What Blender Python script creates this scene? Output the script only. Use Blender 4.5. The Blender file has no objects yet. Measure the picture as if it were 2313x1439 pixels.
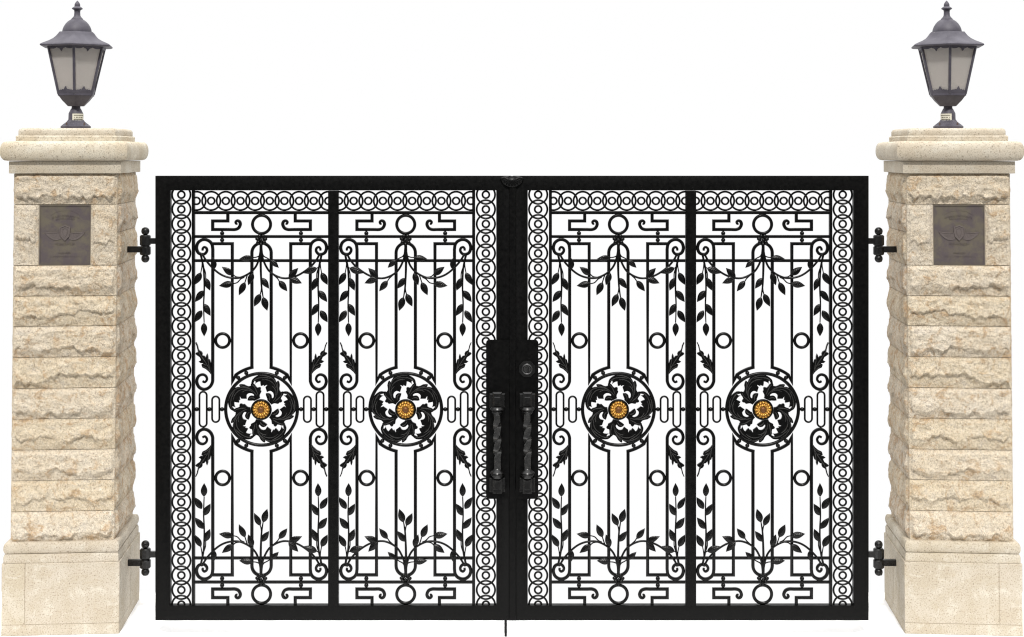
import bpy, bmesh, math, random
from math import sin, cos, pi, radians, sqrt, atan2, hypot
from mathutils import Vector, Matrix, noise

random.seed(11)
SC = bpy.context.scene
COL = SC.collection

# ------------------------------------------------------------------ camera numbers (measured on the photograph)
F, PX0, PY0 = 3400.0, 1156.5, 344.0          # focal length and principal point in photo pixels
CAM_Z, CAM_D = 2.566, 8.0
GATE_Y = 0.285
SG = (CAM_D + GATE_Y) / F                    # metres per photo pixel in the plane of the gate


# ------------------------------------------------------------------ materials
def new_mat(name):
    m = bpy.data.materials.new(name)
    m.use_nodes = True
    nt = m.node_tree
    return m, nt, nt.nodes['Principled BSDF']


def nd(nt, typ, **kw):
    n = nt.nodes.new(typ)
    for k, v in kw.items():
        if k in n.inputs:
            n.inputs[k].default_value = v
        else:
            setattr(n, k, v)
    return n


def noise_tex(nt, coord, scale, detail=4, rough=0.55, dist=0.0):
    n = nd(nt, 'ShaderNodeTexNoise')
    n.inputs['Scale'].default_value = scale
    n.inputs['Detail'].default_value = detail
    n.inputs['Roughness'].default_value = rough
    n.inputs['Distortion'].default_value = dist
    nt.links.new(coord, n.inputs['Vector'])
    return n.outputs['Fac']


def ramp(nt, fac, stops):
    r = nd(nt, 'ShaderNodeValToRGB')
    els = r.color_ramp.elements
    while len(els) > 1:
        els.remove(els[-1])
    for i, (p, c) in enumerate(stops):
        e = els[0] if i == 0 else els.new(p)
        e.position = p
        e.color = (c[0], c[1], c[2], 1) if isinstance(c, (tuple, list)) else (c, c, c, 1)
    nt.links.new(fac, r.inputs['Fac'])
    return r.outputs['Color']


def mix(nt, fac, a, b, blend='MIX'):
    m = nd(nt, 'ShaderNodeMix', data_type='RGBA', blend_type=blend)
    for sock, v in ((m.inputs[0], fac), (m.inputs[6], a), (m.inputs[7], b)):
        if hasattr(v, 'is_linked'):
            nt.links.new(v, sock)
        elif isinstance(v, (int, float)):
            sock.default_value = v
        else:
            sock.default_value = (v[0], v[1], v[2], 1)
    return m.outputs[2]


def bump(nt, height, strength, dist, prev=None):
    b = nd(nt, 'ShaderNodeBump')
    b.inputs['Strength'].default_value = strength
    b.inputs['Distance'].default_value = dist
    nt.links.new(height, b.inputs['Height'])
    if prev is not None:
        nt.links.new(prev, b.inputs['Normal'])
    return b.outputs['Normal']


def objcoord(nt):
    return nd(nt, 'ShaderNodeTexCoord').outputs['Object']


def mat_rock(name='rock_faced_stone', cream=(.72, .645, .525), tan=(.65, .55, .405), rust=(.47, .305, .155), lo=.52):
    m, nt, p = new_mat(name)
    co = objcoord(nt)
    big = noise_tex(nt, co, 5.5, 3, .6, .4)
    mid = noise_tex(nt, co, 17, 5, .65, .8)
    fine = noise_tex(nt, co, 80, 5, .75)
    grit = noise_tex(nt, co, 260, 2, .8)
    rnd = nd(nt, 'ShaderNodeObjectInfo').outputs['Random']
    rr = ramp(nt, rnd, [(0.0, (0, 0, 0)), (1.0, (.5, .5, .5))])
    oi = nd(nt, 'ShaderNodeObjectInfo').outputs['Object Index']      # 1: the yellower bed of stone
    base = mix(nt, ramp(nt, big, [(.36, 0.0), (.66, .8)]), cream, tan)
    oi = ramp(nt, oi, [(0.0, 0.0), (1.0, .45)])
    base = mix(nt, oi, base, mix(nt, ramp(nt, big, [(.36, 0.0), (.66, .8)]), (.68, .58, .40), (.60, .465, .27)))
    base = mix(nt, rr, base, (.65, .545, .39))
    base = mix(nt, ramp(nt, mid, [(lo, 0.0), (lo + .14, .75)]), base, rust)
    base = mix(nt, ramp(nt, mid, [(.28, .6), (.45, 0.0)]), base, (.60, .545, .475))
    base = mix(nt, ramp(nt, fine, [(.32, .8), (.47, 0.0)]), base, (.25, .19, .135))
    base = mix(nt, ramp(nt, fine, [(.54, 0.0), (.68, .75)]), base, (.80, .735, .62))
    base = mix(nt, ramp(nt, grit, [(.36, .9), (.48, 0.0)]), base, (.21, .17, .14))
    nt.links.new(base, p.inputs['Base Color'])
    p.inputs['Roughness'].default_value = .92
    p.inputs['Specular IOR Level'].default_value = .2
    n1 = bump(nt, mid, .7, .014)
    n2 = bump(nt, fine, .9, .008, n1)
    n3 = bump(nt, grit, .4, .0018, n2)
    nt.links.new(n3, p.inputs['Normal'])
    return m


def mat_dressed(name='dressed_limestone', a=(.66, .605, .49), b=(.56, .485, .36), pit=(.17, .135, .10), stain=False):
    m, nt, p = new_mat(name)
    co = objcoord(nt)
    big = noise_tex(nt, co, 4.5, 4, .6, .5)
    mid = noise_tex(nt, co, 30, 4, .6)
    grit = noise_tex(nt, co, 130, 4, .8)
    grit2 = noise_tex(nt, co, 340, 2, .7)
    rnd = nd(nt, 'ShaderNodeObjectInfo').outputs['Random']
    base = mix(nt, ramp(nt, big, [(.40, 0.0), (.58, 1.0)]), a, b)
    base = mix(nt, ramp(nt, rnd, [(0.0, 0.0), (1.0, .4)]), base, (.47, .41, .34))
    blot = noise_tex(nt, co, 12, 5, .7, .6)
    base = mix(nt, ramp(nt, blot, [(.54, 0.0), (.64, .55)]), base, (.62, .585, .50))
    base = mix(nt, ramp(nt, blot, [(.32, .5), (.44, 0.0)]), base, (.44, .365, .265))
    base = mix(nt, ramp(nt, mid, [(.55, 0.0), (.75, .35)]), base, (.40, .32, .21))
    base = mix(nt, ramp(nt, grit, [(.37, .9), (.46, 0.0)]), base, pit)
    base = mix(nt, ramp(nt, grit2, [(.34, .5), (.47, 0.0)]), base, (.29, .24, .18))
    base = mix(nt, ramp(nt, grit, [(.58, 0.0), (.72, .5)]), base, (.70, .65, .55))
    if stain:                              # soil and rust drawn up from the ground
        sz = nd(nt, 'ShaderNodeSeparateXYZ')
        nt.links.new(co, sz.inputs[0])
        hh = nd(nt, 'ShaderNodeMath', operation='MULTIPLY_ADD')
        nt.links.new(big, hh.inputs[0]); hh.inputs[1].default_value = -.42
        nt.links.new(sz.outputs['Z'], hh.inputs[2])
        base = mix(nt, ramp(nt, hh.outputs[0], [(-.12, .0), (-.10, .35), (-.03, 0.0)]), base, (.42, .32, .20))
    nt.links.new(base, p.inputs['Base Color'])
    p.inputs['Roughness'].default_value = .9
    p.inputs['Specular IOR Level'].default_value = .2
    n = bump(nt, mid, .18, .006)
    n = bump(nt, grit, .3, .0022, n)
    nt.links.new(n, p.inputs['Normal'])
    return m


def mat_iron(name, base=.0065, rough=.5, spec=.35, b1=.35):
    m, nt, p = new_mat(name)
    co = objcoord(nt)
    cl = noise_tex(nt, co, 45, 5, .65)
    gr = noise_tex(nt, co, 420, 3, .7)
    c = mix(nt, ramp(nt, cl, [(.35, 0.0), (.7, 1.0)]), (base * .6,) * 3, (base * 1.7, base * 1.65, base * 1.55))
    nt.links.new(c, p.inputs['Base Color'])
    rg = ramp(nt, cl, [(.3, rough - .08), (.7, rough + .12)])
    nt.links.new(rg, p.inputs['Roughness'])
    p.inputs['Specular IOR Level'].default_value = spec
    n = bump(nt, gr, b1, .0012)
    nt.links.new(n, p.inputs['Normal'])
    return m


def mat_lamp_metal():
    m, nt, p = new_mat('weathered_lamp_paint')
    co = objcoord(nt)
    cl = noise_tex(nt, co, 14, 5, .65)
    gr = noise_tex(nt, co, 260, 3, .7)
    sp = noise_tex(nt, co, 60, 2, .5)
    c = mix(nt, ramp(nt, cl, [(.35, 0.0), (.68, 1.0)]), (.052, .047, .062), (.092, .086, .106))
    c = mix(nt, ramp(nt, gr, [(.62, 0.0), (.8, .5)]), c, (.13, .13, .14))
    c = mix(nt, ramp(nt, sp, [(.72, 0.0), (.78, .6)]), c, (.2, .2, .19))
    nt.links.new(c, p.inputs['Base Color'])
    p.inputs['Roughness'].default_value = .55
    p.inputs['Specular IOR Level'].default_value = .4
    nt.links.new(bump(nt, gr, .35, .001), p.inputs['Normal'])
    return m


def mat_bronze():
    m, nt, p = new_mat('weathered_bronze')
    co = objcoord(nt)
    cl = noise_tex(nt, co, 16, 5, .65, .5)
    gr = noise_tex(nt, co, 300, 3, .7)
    c = mix(nt, ramp(nt, cl, [(.40, 0.0), (.60, 1.0)]), (.090, .072, .074), (.125, .107, .078))
    c = mix(nt, ramp(nt, gr, [(.58, 0.0), (.75, .6)]), c, (.19, .16, .155))
    c = mix(nt, ramp(nt, gr, [(.28, .6), (.42, 0.0)]), c, (.05, .04, .037))
    nt.links.new(c, p.inputs['Base Color'])
    p.inputs['Roughness'].default_value = .55
    p.inputs['Metallic'].default_value = .15
    nt.links.new(bump(nt, gr, .3, .0012), p.inputs['Normal'])
    return m


def mat_plain(name, col, rough=.5, metal=0.0, spec=.5, nscale=80, namp=.25):
    m, nt, p = new_mat(name)
    co = objcoord(nt)
    n = noise_tex(nt, co, nscale, 4, .6)
    c = mix(nt, n, tuple(v * (1 - namp) for v in col), tuple(min(1, v * (1 + namp)) for v in col))
    nt.links.new(c, p.inputs['Base Color'])
    p.inputs['Roughness'].default_value = rough
    p.inputs['Metallic'].default_value = metal
    p.inputs['Specular IOR Level'].default_value = spec
    return m


def mat_frosted():
    m, nt, p = new_mat('frosted_glass')
    out = nt.nodes['Material Output']
    nt.nodes.remove(p)
    co = objcoord(nt)
    n = noise_tex(nt, co, 120, 3, .6)
    big = noise_tex(nt, co, 9, 3, .5)
    col = mix(nt, n, (.69, .655, .63), (.77, .74, .715))
    col = mix(nt, ramp(nt, big, [(.4, 0.0), (.7, .4)]), col, (.66, .66, .62))
    d = nd(nt, 'ShaderNodeBsdfDiffuse')
    t = nd(nt, 'ShaderNodeBsdfTranslucent')
    tr = nd(nt, 'ShaderNodeBsdfTransparent')
    tr.inputs[0].default_value = (.85, .80, .76, 1)
    gl = nd(nt, 'ShaderNodeBsdfGlossy', Roughness=.35)
    nt.links.new(col, d.inputs[0])
    nt.links.new(col, t.inputs[0])
    m1 = nd(nt, 'ShaderNodeMixShader', Fac=.45)
    nt.links.new(d.outputs[0], m1.inputs[1]); nt.links.new(t.outputs[0], m1.inputs[2])
    m2 = nd(nt, 'ShaderNodeMixShader', Fac=.28)
    nt.links.new(m1.outputs[0], m2.inputs[1]); nt.links.new(tr.outputs[0], m2.inputs[2])
    m3 = nd(nt, 'ShaderNodeMixShader', Fac=.04)
    nt.links.new(m2.outputs[0], m3.inputs[1]); nt.links.new(gl.outputs[0], m3.inputs[2])
    nt.links.new(m3.outputs[0], out.inputs['Surface'])
    return m


M_ROCK = mat_rock()
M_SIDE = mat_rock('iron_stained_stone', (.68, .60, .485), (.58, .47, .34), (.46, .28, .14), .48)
M_CAP = mat_dressed('cap_limestone')
M_BASE = mat_dressed('base_limestone', (.53, .48, .39), (.46, .40, .30), (.17, .13, .095), True)
M_MORTAR = mat_plain('pale_mortar', (.40, .35, .27), .95, 0, .1, 60, .2)
M_IRON = mat_iron('black_wrought_iron', .0008, .30, .22, .04)
M_PLATE = mat_iron('black_painted_steel', .0016, .40, .13, .5)
M_GRIP = mat_iron('worn_black_steel', .0030, .30, .45, .12)
M_TWIST = mat_iron('hand_polished_black_steel', .011, .24, 1.0, .02)
M_RIB = mat_iron('rib_highlight_iron', .02, .32, .9, .05)  # paler iron: highlights along the leaf ribs put into the colour
M_LAMP = mat_lamp_metal()
M_BRONZE = mat_bronze()
M_RELIEF = mat_plain('relief_highlight_bronze', (.135, .112, .105), .5, .2, .5, 200, .3)  # lighter than the plaque: highlights of the emblem painted into its colour
M_GLASS = mat_frosted()
M_GOLD = mat_plain('gilded_metal', (.44, .235, .05), .32, .9, .5, 150, .15)
M_GOLDCORE = mat_plain('dark_gilded_centre', (.15, .06, .014), .45, .4, .5, 300, .4)
M_STICKER = mat_plain('printed_label_paper', (.62, .60, .50), .6, 0, .3, 200, .12)
M_PRINT = mat_plain('label_print', (.13, .12, .09), .7, 0, .3)
M_BULB = mat_plain('white_lamp_bulb', (.85, .85, .82), .4, 0, .4)
M_STEEL = mat_plain('rusty_bolt', (.11, .075, .06), .6, .3, .4)
M_GROUND = mat_plain('white_paving', (.95, .95, .95), .8, 0, .2, 8, .015)


# ------------------------------------------------------------------ mesh helpers
class MB:
    def __init__(self):
        self.v, self.f = [], []

    mark = None

    def add(self, verts, faces):
        o = len(self.v)
        self.v += [tuple(p) for p in verts]
        self.f += [tuple(i + o for i in f) for f in faces]

    def box(self, x0, x1, y0, y1, z0, z1, c=0.0):
        """box with chamfered edges on its four edges facing -y and all x/z corners"""
        if c <= 0:
            v = [(x, y, z) for y in (y0, y1) for x, z in ((x0, z0), (x1, z0), (x1, z1), (x0, z1))]
            f = [(0, 1, 2, 3), (7, 6, 5, 4), (0, 4, 5, 1), (1, 5, 6, 2), (2, 6, 7, 3), (3, 7, 4, 0)]
            self.add(v, f)
            return
        ring = lambda e, y: [(x0 + e, y, z0 + e), (x1 - e, y, z0 + e), (x1 - e, y, z1 - e), (x0 + e, y, z1 - e)]
        v = ring(c, y0) + ring(0, y0 + c) + ring(0, y1 - c) + ring(c, y1)
        f = [(0, 1, 2, 3), (15, 14, 13, 12)]
        for k in range(3):
            for i in range(4):
                j = (i + 1) % 4
                f.append((k * 4 + i, (k + 1) * 4 + i, (k + 1) * 4 + j, k * 4 + j))
        self.add(v, f)

    def sweep(self, pts, prof, closed=False, scale=None, y0=0.0, lim=2.9):
        """pts in the x-z plane; prof: list of (across, depth)"""
        n = len(pts)
        m = len(prof)
        vs = []
        for i, (x, z) in enumerate(pts):
            def tan(a, b):
                dx, dz = pts[b][0] - pts[a][0], pts[b][1] - pts[a][1]
                l = hypot(dx, dz) or 1e-9
                return dx / l, dz / l
            if closed:
                t0, t1 = tan((i - 1) % n, i), tan(i, (i + 1) % n)
            else:
                t0 = tan(max(i - 1, 0), max(i, 1)) if i > 0 else tan(0, 1)
                t1 = tan(i, i + 1) if i < n - 1 else t0
            tx, tz = t0[0] + t1[0], t0[1] + t1[1]
            l = hypot(tx, tz)
            if l < 1e-6:
                tx, tz, l = t1[0], t1[1], 1
            tx, tz = tx / l, tz / l
            cs = max(tx * t1[0] + tz * t1[1], 1 / lim)
            nx, nz = -tz / cs, tx / cs
            s = scale[i] if scale else 1.0
            for a, b in prof:
                vs.append((x + nx * a * s, y0 + b * s, z + nz * a * s))
        fs = []
        rng = n if closed else n - 1
        for i in range(rng):
            k = (i + 1) % n
            for j in range(m):
                l = (j + 1) % m
                fs.append((i * m + j, k * m + j, k * m + l, i * m + l))
        if not closed:
            fs.append(tuple(range(m)))
            fs.append(tuple((n - 1) * m + j for j in reversed(range(m))))
        self.add(vs, fs)

    def lathe(self, prof, cx=0, cy=0, n=24, ph=0.0, cap=True):
        """prof: (r, z) bottom to top, round a vertical axis"""
        vs, fs = [], []
        for r, z in prof:
            for k in range(n):
                a = ph + 2 * pi * k / n
                vs.append((cx + r * cos(a), cy + r * sin(a), z))
        for i in range(len(prof) - 1):
            for k in range(n):
                l = (k + 1) % n
                fs.append((i * n + k, i * n + l, (i + 1) * n + l, (i + 1) * n + k))
        if cap:
            fs.append(tuple(reversed(range(n))))
            fs.append(tuple((len(prof) - 1) * n + k for k in range(n)))
        self.add(vs, fs)

    def ball(self, c, r, n=12, m=8, sc=(1, 1, 1)):
        vs, fs = [], []
        for i in range(m + 1):
            th = pi * i / m
            for k in range(n):
                a = 2 * pi * k / n
                vs.append((c[0] + sc[0] * r * sin(th) * cos(a), c[1] + sc[1] * r * sin(th) * sin(a), c[2] - sc[2] * r * cos(th)))
        for i in range(m):
            for k in range(n):
                l = (k + 1) % n
                fs.append((i * n + k, i * n + l, (i + 1) * n + l, (i + 1) * n + k))
        self.add(vs, fs)

    def prism(self, poly, y0, y1, bev=0.0, dome=0.0):
        """outline in x-z, front at y0 (towards the viewer), bevelled front edge"""
        bm = bmesh.new()
        area = sum(poly[i][0] * poly[(i + 1) % len(poly)][1] - poly[(i + 1) % len(poly)][0] * poly[i][1] for i in range(len(poly)))
        pl = poly if area > 0 else poly[::-1]
        front = [bm.verts.new((x, y0 + bev, z)) for x, z in pl]
        back = [bm.verts.new((x, y1, z)) for x, z in pl]
        n = len(pl)
        ff = bm.faces.new(front)
        bm.faces.new(back[::-1])
        for i in range(n):
            j = (i + 1) % n
            bm.faces.new((front[j], front[i], back[i], back[j]))
        if bev > 0:
            bmesh.ops.inset_region(bm, faces=[ff], thickness=bev, depth=0.0, use_even_offset=True)
            for v in ff.verts:
                v.co.y = y0
        bmesh.ops.triangulate(bm, faces=[f for f in bm.faces if len(f.verts) > 4])
        bm.verts.index_update()
        self.add([v.co.copy() for v in bm.verts], [[v.index for v in f.verts] for f in bm.faces])
        bm.free()

    def mesh(self, name, mat, smooth=False):
        me = bpy.data.meshes.new(name)
        me.from_pydata(self.v, [], self.f)
        me.update()
        bm = bmesh.new(); bm.from_mesh(me)
        bmesh.ops.recalc_face_normals(bm, faces=bm.faces)
        if smooth == 'auto':
            for f in bm.faces: f.smooth = True
            for e in bm.edges:
                if len(e.link_faces) == 2 and e.calc_face_angle(0) > radians(38): e.smooth = False
        elif smooth:
            for f in bm.faces: f.smooth = True
        bm.to_mesh(me); bm.free()
        me.materials.append(mat)
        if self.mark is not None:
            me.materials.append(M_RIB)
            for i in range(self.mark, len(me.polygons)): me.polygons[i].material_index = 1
        return me

    def build(self, name, mat, parent=None, smooth='auto'):
        return link(name, self.mesh(name, mat, smooth), parent)


def link(name, data, parent=None, mtx=None):
    o = bpy.data.objects.new(name, data)
    COL.objects.link(o)
    if parent: o.parent = parent
    if mtx is not None: o.matrix_basis = mtx
    return o


def thing(name, label, cat, loc, rz=0, group=None):
    o = bpy.data.objects.new(name, None)
    o.empty_display_size = .2
    COL.objects.link(o)
    o.location = loc
    o.rotation_euler = (0, 0, rz)
    o['label'] = label
    o['category'] = cat
    o['kind'] = 'thing'
    if group: o['group'] = group
    return o


def copy_children(src, dst):
    for ch in list(src.children):
        c = ch.copy(); COL.objects.link(c); c.parent = dst
        copy_children(ch, c)


def catmull(p, k=6, closed=False):
    out = []
    n = len(p)
    for i in range(n if closed else n - 1):
        if closed:
            a, b, c, d = p[(i - 1) % n], p[i], p[(i + 1) % n], p[(i + 2) % n]
        else:
            b, c = p[i], p[i + 1]
            a = p[i - 1] if i > 0 else (2 * b[0] - c[0], 2 * b[1] - c[1])
            d = p[i + 2] if i + 2 < n else (2 * c[0] - b[0], 2 * c[1] - b[1])
        for s in range(k):
            t = s / k
            out.append(tuple(.5 * (2 * b[q] + (c[q] - a[q]) * t + (2 * a[q] - 5 * b[q] + 4 * c[q] - d[q]) * t * t
                                   + (-a[q] + 3 * b[q] - 3 * c[q] + d[q]) * t ** 3) for q in (0, 1)))
    if not closed: out.append(tuple(p[-1]))
    return out


def circ(r, n=10, sq=1.0):
    return [(r * cos(2 * pi * k / n), r * sq * sin(2 * pi * k / n)) for k in range(n)]


def rbar(w, d, c):
    """rounded rectangular bar section of width w (in the gate's plane) and depth d"""
    a, b = w / 2, d / 2
    k = c * .3
    return [(a, -b + c), (a, b - c), (a - k, b - k), (a - c, b), (-a + c, b), (-a + k, b - k), (-a, b - c), (-a, -b + c), (-a + k, -b + k), (-a + c, -b), (a - c, -b), (a - k, -b + k)]


def sstep(a, b, x):
    t = min(1, max(0, (x - a) / (b - a)))
    return t * t * (3 - 2 * t)


# ------------------------------------------------------------------ the gate
LX0, LY0 = 353.0, 1398.0                     # photo pixel of the first leaf's lower hinge corner
def gx(px): return (px - LX0) * SG
def gz(py): return (LY0 - py) * SG
def g2(p): return (gx(p[0]), gz(p[1]))
def gate_world(px, py): return ((px - PX0) * SG, GATE_Y, CAM_Z - (py - PY0) * SG)
Z1 = lambda *p: [(350 + x / 4.36, 390 + y / 4.36) for x, y in p]       # readings taken in an enlargement of the panel's top
Z2 = lambda *p: [(350 + x / 3.998, 720 + y / 3.998) for x, y in p]     # and of its middle
Z3 = lambda *p: [(590 + x / 15.99, 840 + y / 15.99) for x, y in p]     # and of the medallion
Z4 = lambda *p: [(590 + x / 15.99, 920 + y / 15.99) for x, y in p]
PCX, PCY = 590.8, 924.5

leafA = thing('gate_leaf', 'black wrought iron gate leaf carrying the drop rod and overlapping centre strip', 'gate',
              gate_world(LX0, LY0), 0, 'leaves of the wrought iron double gate')

# frame
BW = 7.3 * SG
mb = MB()
mb.sweep([g2(p) for p in ((369.5, 413.5), (1137.5, 413.5), (1137.5, 1382), (369.5, 1382))], rbar(33 * SG, .050, .003), closed=True)
frame = mb.build('frame', M_PLATE, leafA)
mb = MB(); mb.box(gx(742.2), gx(765.3), -.027, .022, gz(1368), gz(430.6), .003)
mb.build('middle_stile', M_PLATE, leafA)

# interlaced rings
def torus_mesh(name, R, r, n=40, m=8, a0=0, a1=2 * pi):
    b = MB()
    full = abs(a1 - a0 - 2 * pi) < 1e-6
    pts = [(R * cos(a0 + (a1 - a0) * k / n), R * sin(a0 + (a1 - a0) * k / n)) for k in range(n if full else n + 1)]
    b.sweep(pts, circ(r, m), closed=full)
    return b.mesh(name, M_IRON, True)

big_ring = torus_mesh('large_ring', 20.7 * SG, 2.25 * SG)
small_ring = torus_mesh('small_ring', 7.75 * SG, 2.25 * SG, 24)
def put(name, me, parent, px, py, y=0.0, s=1.0):
    return link(name, me, parent, Matrix.Translation((gx(px), y, gz(py))) @ Matrix.Scale(s, 4))

for cx, bx in ((409.6, 437.2), (1097.5, 1069.9)):
    mb = MB(); mb.sweep([g2((bx, 428)), g2((bx, 1368))], rbar(6.8 * SG, .026, .003))
    border = mb.build('ring_border', M_IRON, leafA)
    for k in range(29):
        cy = 439.8 + 33.07 * k
        put('large_ring', big_ring, border, cx, cy, .0012 * (1 if k % 2 else -1))
        put('small_ring', small_ring, border, cx, cy)
for side in (0, 1):
    x0, x1 = ((440, 743) if side == 0 else (764.5, 1067.2))
    mb = MB(); mb.sweep([g2((x0, 480.3)), g2((x1, 480.3))], rbar(BW, .024, .004))
    border = mb.build('ring_border', M_IRON, leafA)
    for k in range(10):
        cx = 444 + 33.07 * k
        if side: cx = 916.5 - (cx - PCX)
        if k == 0:                       # the end ring of the row is cut off by the upright bar
            for nm, R, r in (('large_ring', 20.7, 2.25), ('small_ring', 7.75, 2.25)):
                lim = math.acos(max(-1, min(1, (438 - 444) / R)))
                a0, a1 = (-lim, lim) if side == 0 else (pi - lim, pi + lim)
                put(nm, torus_mesh(nm, R * SG, r * SG, 30, 8, a0, a1), border, cx, 453.8)
        else:
            put('large_ring', big_ring, border, cx, 453.8, .0012 * (1 if k % 2 else -1))
            put('small_ring', small_ring, border, cx, 453.8)

# leaf: one mesh, domed, with veins; lies along +x, face towards -y after placing
def leaf_mesh():
    b = MB()
    nu, nv = 22, 10
    W = lambda t: .245 * (sin(pi * min(1, t) ** .82) ** .95) * (1 - .10 * t) + .012 * (1 - t)
    def H(t, v):
        body = .085 * (1 - v * v) * sin(pi * t) ** .5
        rib = .045 * math.exp(-(v / .10) ** 2)
        vein = .028 * sin(2 * pi * (t * 7.5 - abs(v) * 1.3)) * (1 - abs(v) ** 3) * (sstep(.08, .25, abs(v))) * sin(pi * t)
        return max(.0, body + rib * sin(pi * t) ** .3 + vein)
    for lay in (0, 1):
        vs, fs = [], []
        for i in range(nu + 1):
            t = i / nu
            for j in range(nv + 1):
                v = -1 + 2 * j / nv
                h = (H(t, v) + .02) if lay == 0 else -.06 * (1 - v * v)
                if abs(v) == 1: h = 0.0
                vs.append((t, v * W(t), h))
        for i in range(nu):
            for j in range(nv):
                q = (i * (nv + 1) + j, (i + 1) * (nv + 1) + j, (i + 1) * (nv + 1) + j + 1, i * (nv + 1) + j + 1)
                fs.append(q if lay == 0 else q[::-1])
        b.add(vs, fs)
    return b.mesh('leaf', M_IRON, True)
LEAF = leaf_mesh()
def put_leaf(parent, base, tip, y=-.013, roll=0.0, name='leaf'):
    b, t = Vector((gx(base[0]), y, gz(base[1]))), Vector((gx(tip[0]), y - .003, gz(tip[1])))
    x = t - b
    L = x.length
    x.normalize()
    z = Vector((0, -1, 0))
    yv = z.cross(x).normalized()
    z = x.cross(yv)
    m = Matrix((x, yv, z)).transposed().to_4x4() @ Matrix.Rotation(roll, 4, 'X')
    return link(name, LEAF, parent, Matrix.Translation(b) @ m @ Matrix.Scale(L, 4))

ball_me = MB(); ball_me.ball((0, 0, 0), 1.0, 16, 10); ball_me = ball_me.mesh('ball', M_IRON, True)

def oval_mesh(h):
    b = MB()
    hw, r = 8.2, 8.2
    pts = [(r * cos(a), h / 2 - r + r * sin(a)) for a in [pi * k / 12 for k in range(13)]]
    pts += [(-x, -y) for x, y in pts]
    b.sweep([(x * SG, y * SG) for x, y in pts], circ(2.2 * SG, 8), closed=True)
    return b.mesh('oval_link', M_IRON, True)
OVAL1, OVAL2 = oval_mesh(79), oval_mesh(58)
RING_T = torus_mesh('ring', 20.4 * SG, 3.6 * SG, 40, 10)
RING_S = torus_mesh('ring', 15.6 * SG, 3.5 * SG, 36, 10)
RING_M = torus_mesh('medallion', 81 * SG, 3.9 * SG, 96, 10)

def flower_mesh():
    b = MB()
    for k in range(7):
        a = 2 * pi * k / 7 + .2
        c, s = cos(a), sin(a)
        t = MB(); t.ball((8.6 * SG, 0, 0), 5.6 * SG, 12, 8, (1.0, .75, .8))
        b.add([(x * c - z * s, y, x * s + z * c) for x, y, z in t.v], t.f)
        t = MB(); t.ball((8.4 * SG, -.0075, 0), 1.6 * SG, 8, 6, (2.2, .7, .7))
        b.add([(x * c - z * s, y, x * s + z * c) for x, y, z in t.v], t.f)
    b.ball((0, -.009, 0), 3.8 * SG, 12, 8)
    return b.mesh('collar_flower', M_IRON, True)
FLOWER = flower_mesh()

# the acanthus whorl of a medallion: one leaf traced, then turned five times
AC_OUT = (Z4((290, 370), (340, 410), (372, 460), (382, 530), (390, 580), (415, 605), (445, 608), (462, 650), (490, 685), (520, 692), (555, 672), (590, 618), (660, 625), (740, 655), (800, 655), (850, 640), (862, 590), (822, 540), (870, 480), (930, 452), (1050, 432), (1140, 380), (1185, 335), (1170, 305), (1105, 285), (1180, 225), (1240, 150), (1280, 60))
          + Z3((1290, 1300), (1275, 1200), (1250, 1090), (1210, 980), (1150, 870), (1090, 800), (1030, 752), (960, 712), (900, 700), (840, 705), (785, 715), (775, 745), (800, 775), (860, 790), (925, 800), (925, 825), (860, 855), (815, 850), (880, 890), (935, 945), (962, 1003), (890, 1030), (812, 1072), (845, 1130), (885, 1155), (832, 1172), (880, 1225), (925, 1285), (880, 1265), (820, 1242), (740, 1300), (668, 1350))
          + Z4((715, 120), (750, 170), (745, 230), (715, 290), (650, 335), (590, 350), (540, 345), (510, 310), (555, 285), (610, 255), (645, 200), (648, 130), (612, 45), (560, 65), (500, 110), (440, 160), (400, 170)))
AC_RIB = [Z4((420, 380), (580, 425), (740, 425), (900, 388), (1060, 290), (1160, 180), (1210, 60)) + Z3((1222, 1200), (1210, 1060), (1150, 910)),
          Z4((620, 400), (770, 380), (870, 310), (940, 190)), Z4((900, 330), (1000, 250), (1070, 130), (1095, 20)) + Z3((1090, 1180), (1040, 1040)),
          Z4((700, 445), (870, 418), (1010, 365), (1130, 330)), Z4((430, 440), (560, 520), (700, 590), (820, 600)),
          Z4((420, 250), (500, 235), (570, 190), (600, 120)), Z3((1180, 1330), (1160, 1180), (1090, 960), (1000, 830), (900, 745))]
def acanthus_mesh(sx):
    b = MB()
    tr = lambda p: (sx * (p[0] - PCX) * SG, -(p[1] - PCY) * SG)
    b.prism([tr(p) for p in AC_OUT], -.008, .006, 1.0 * SG)
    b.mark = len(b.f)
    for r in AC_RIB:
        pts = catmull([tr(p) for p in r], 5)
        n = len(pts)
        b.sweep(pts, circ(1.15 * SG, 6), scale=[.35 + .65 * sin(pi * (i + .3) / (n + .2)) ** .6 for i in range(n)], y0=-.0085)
    return b.mesh('acanthus_leaf', M_IRON, 'auto')
AC = {1: acanthus_mesh(1), -1: acanthus_mesh(-1)}

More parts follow.
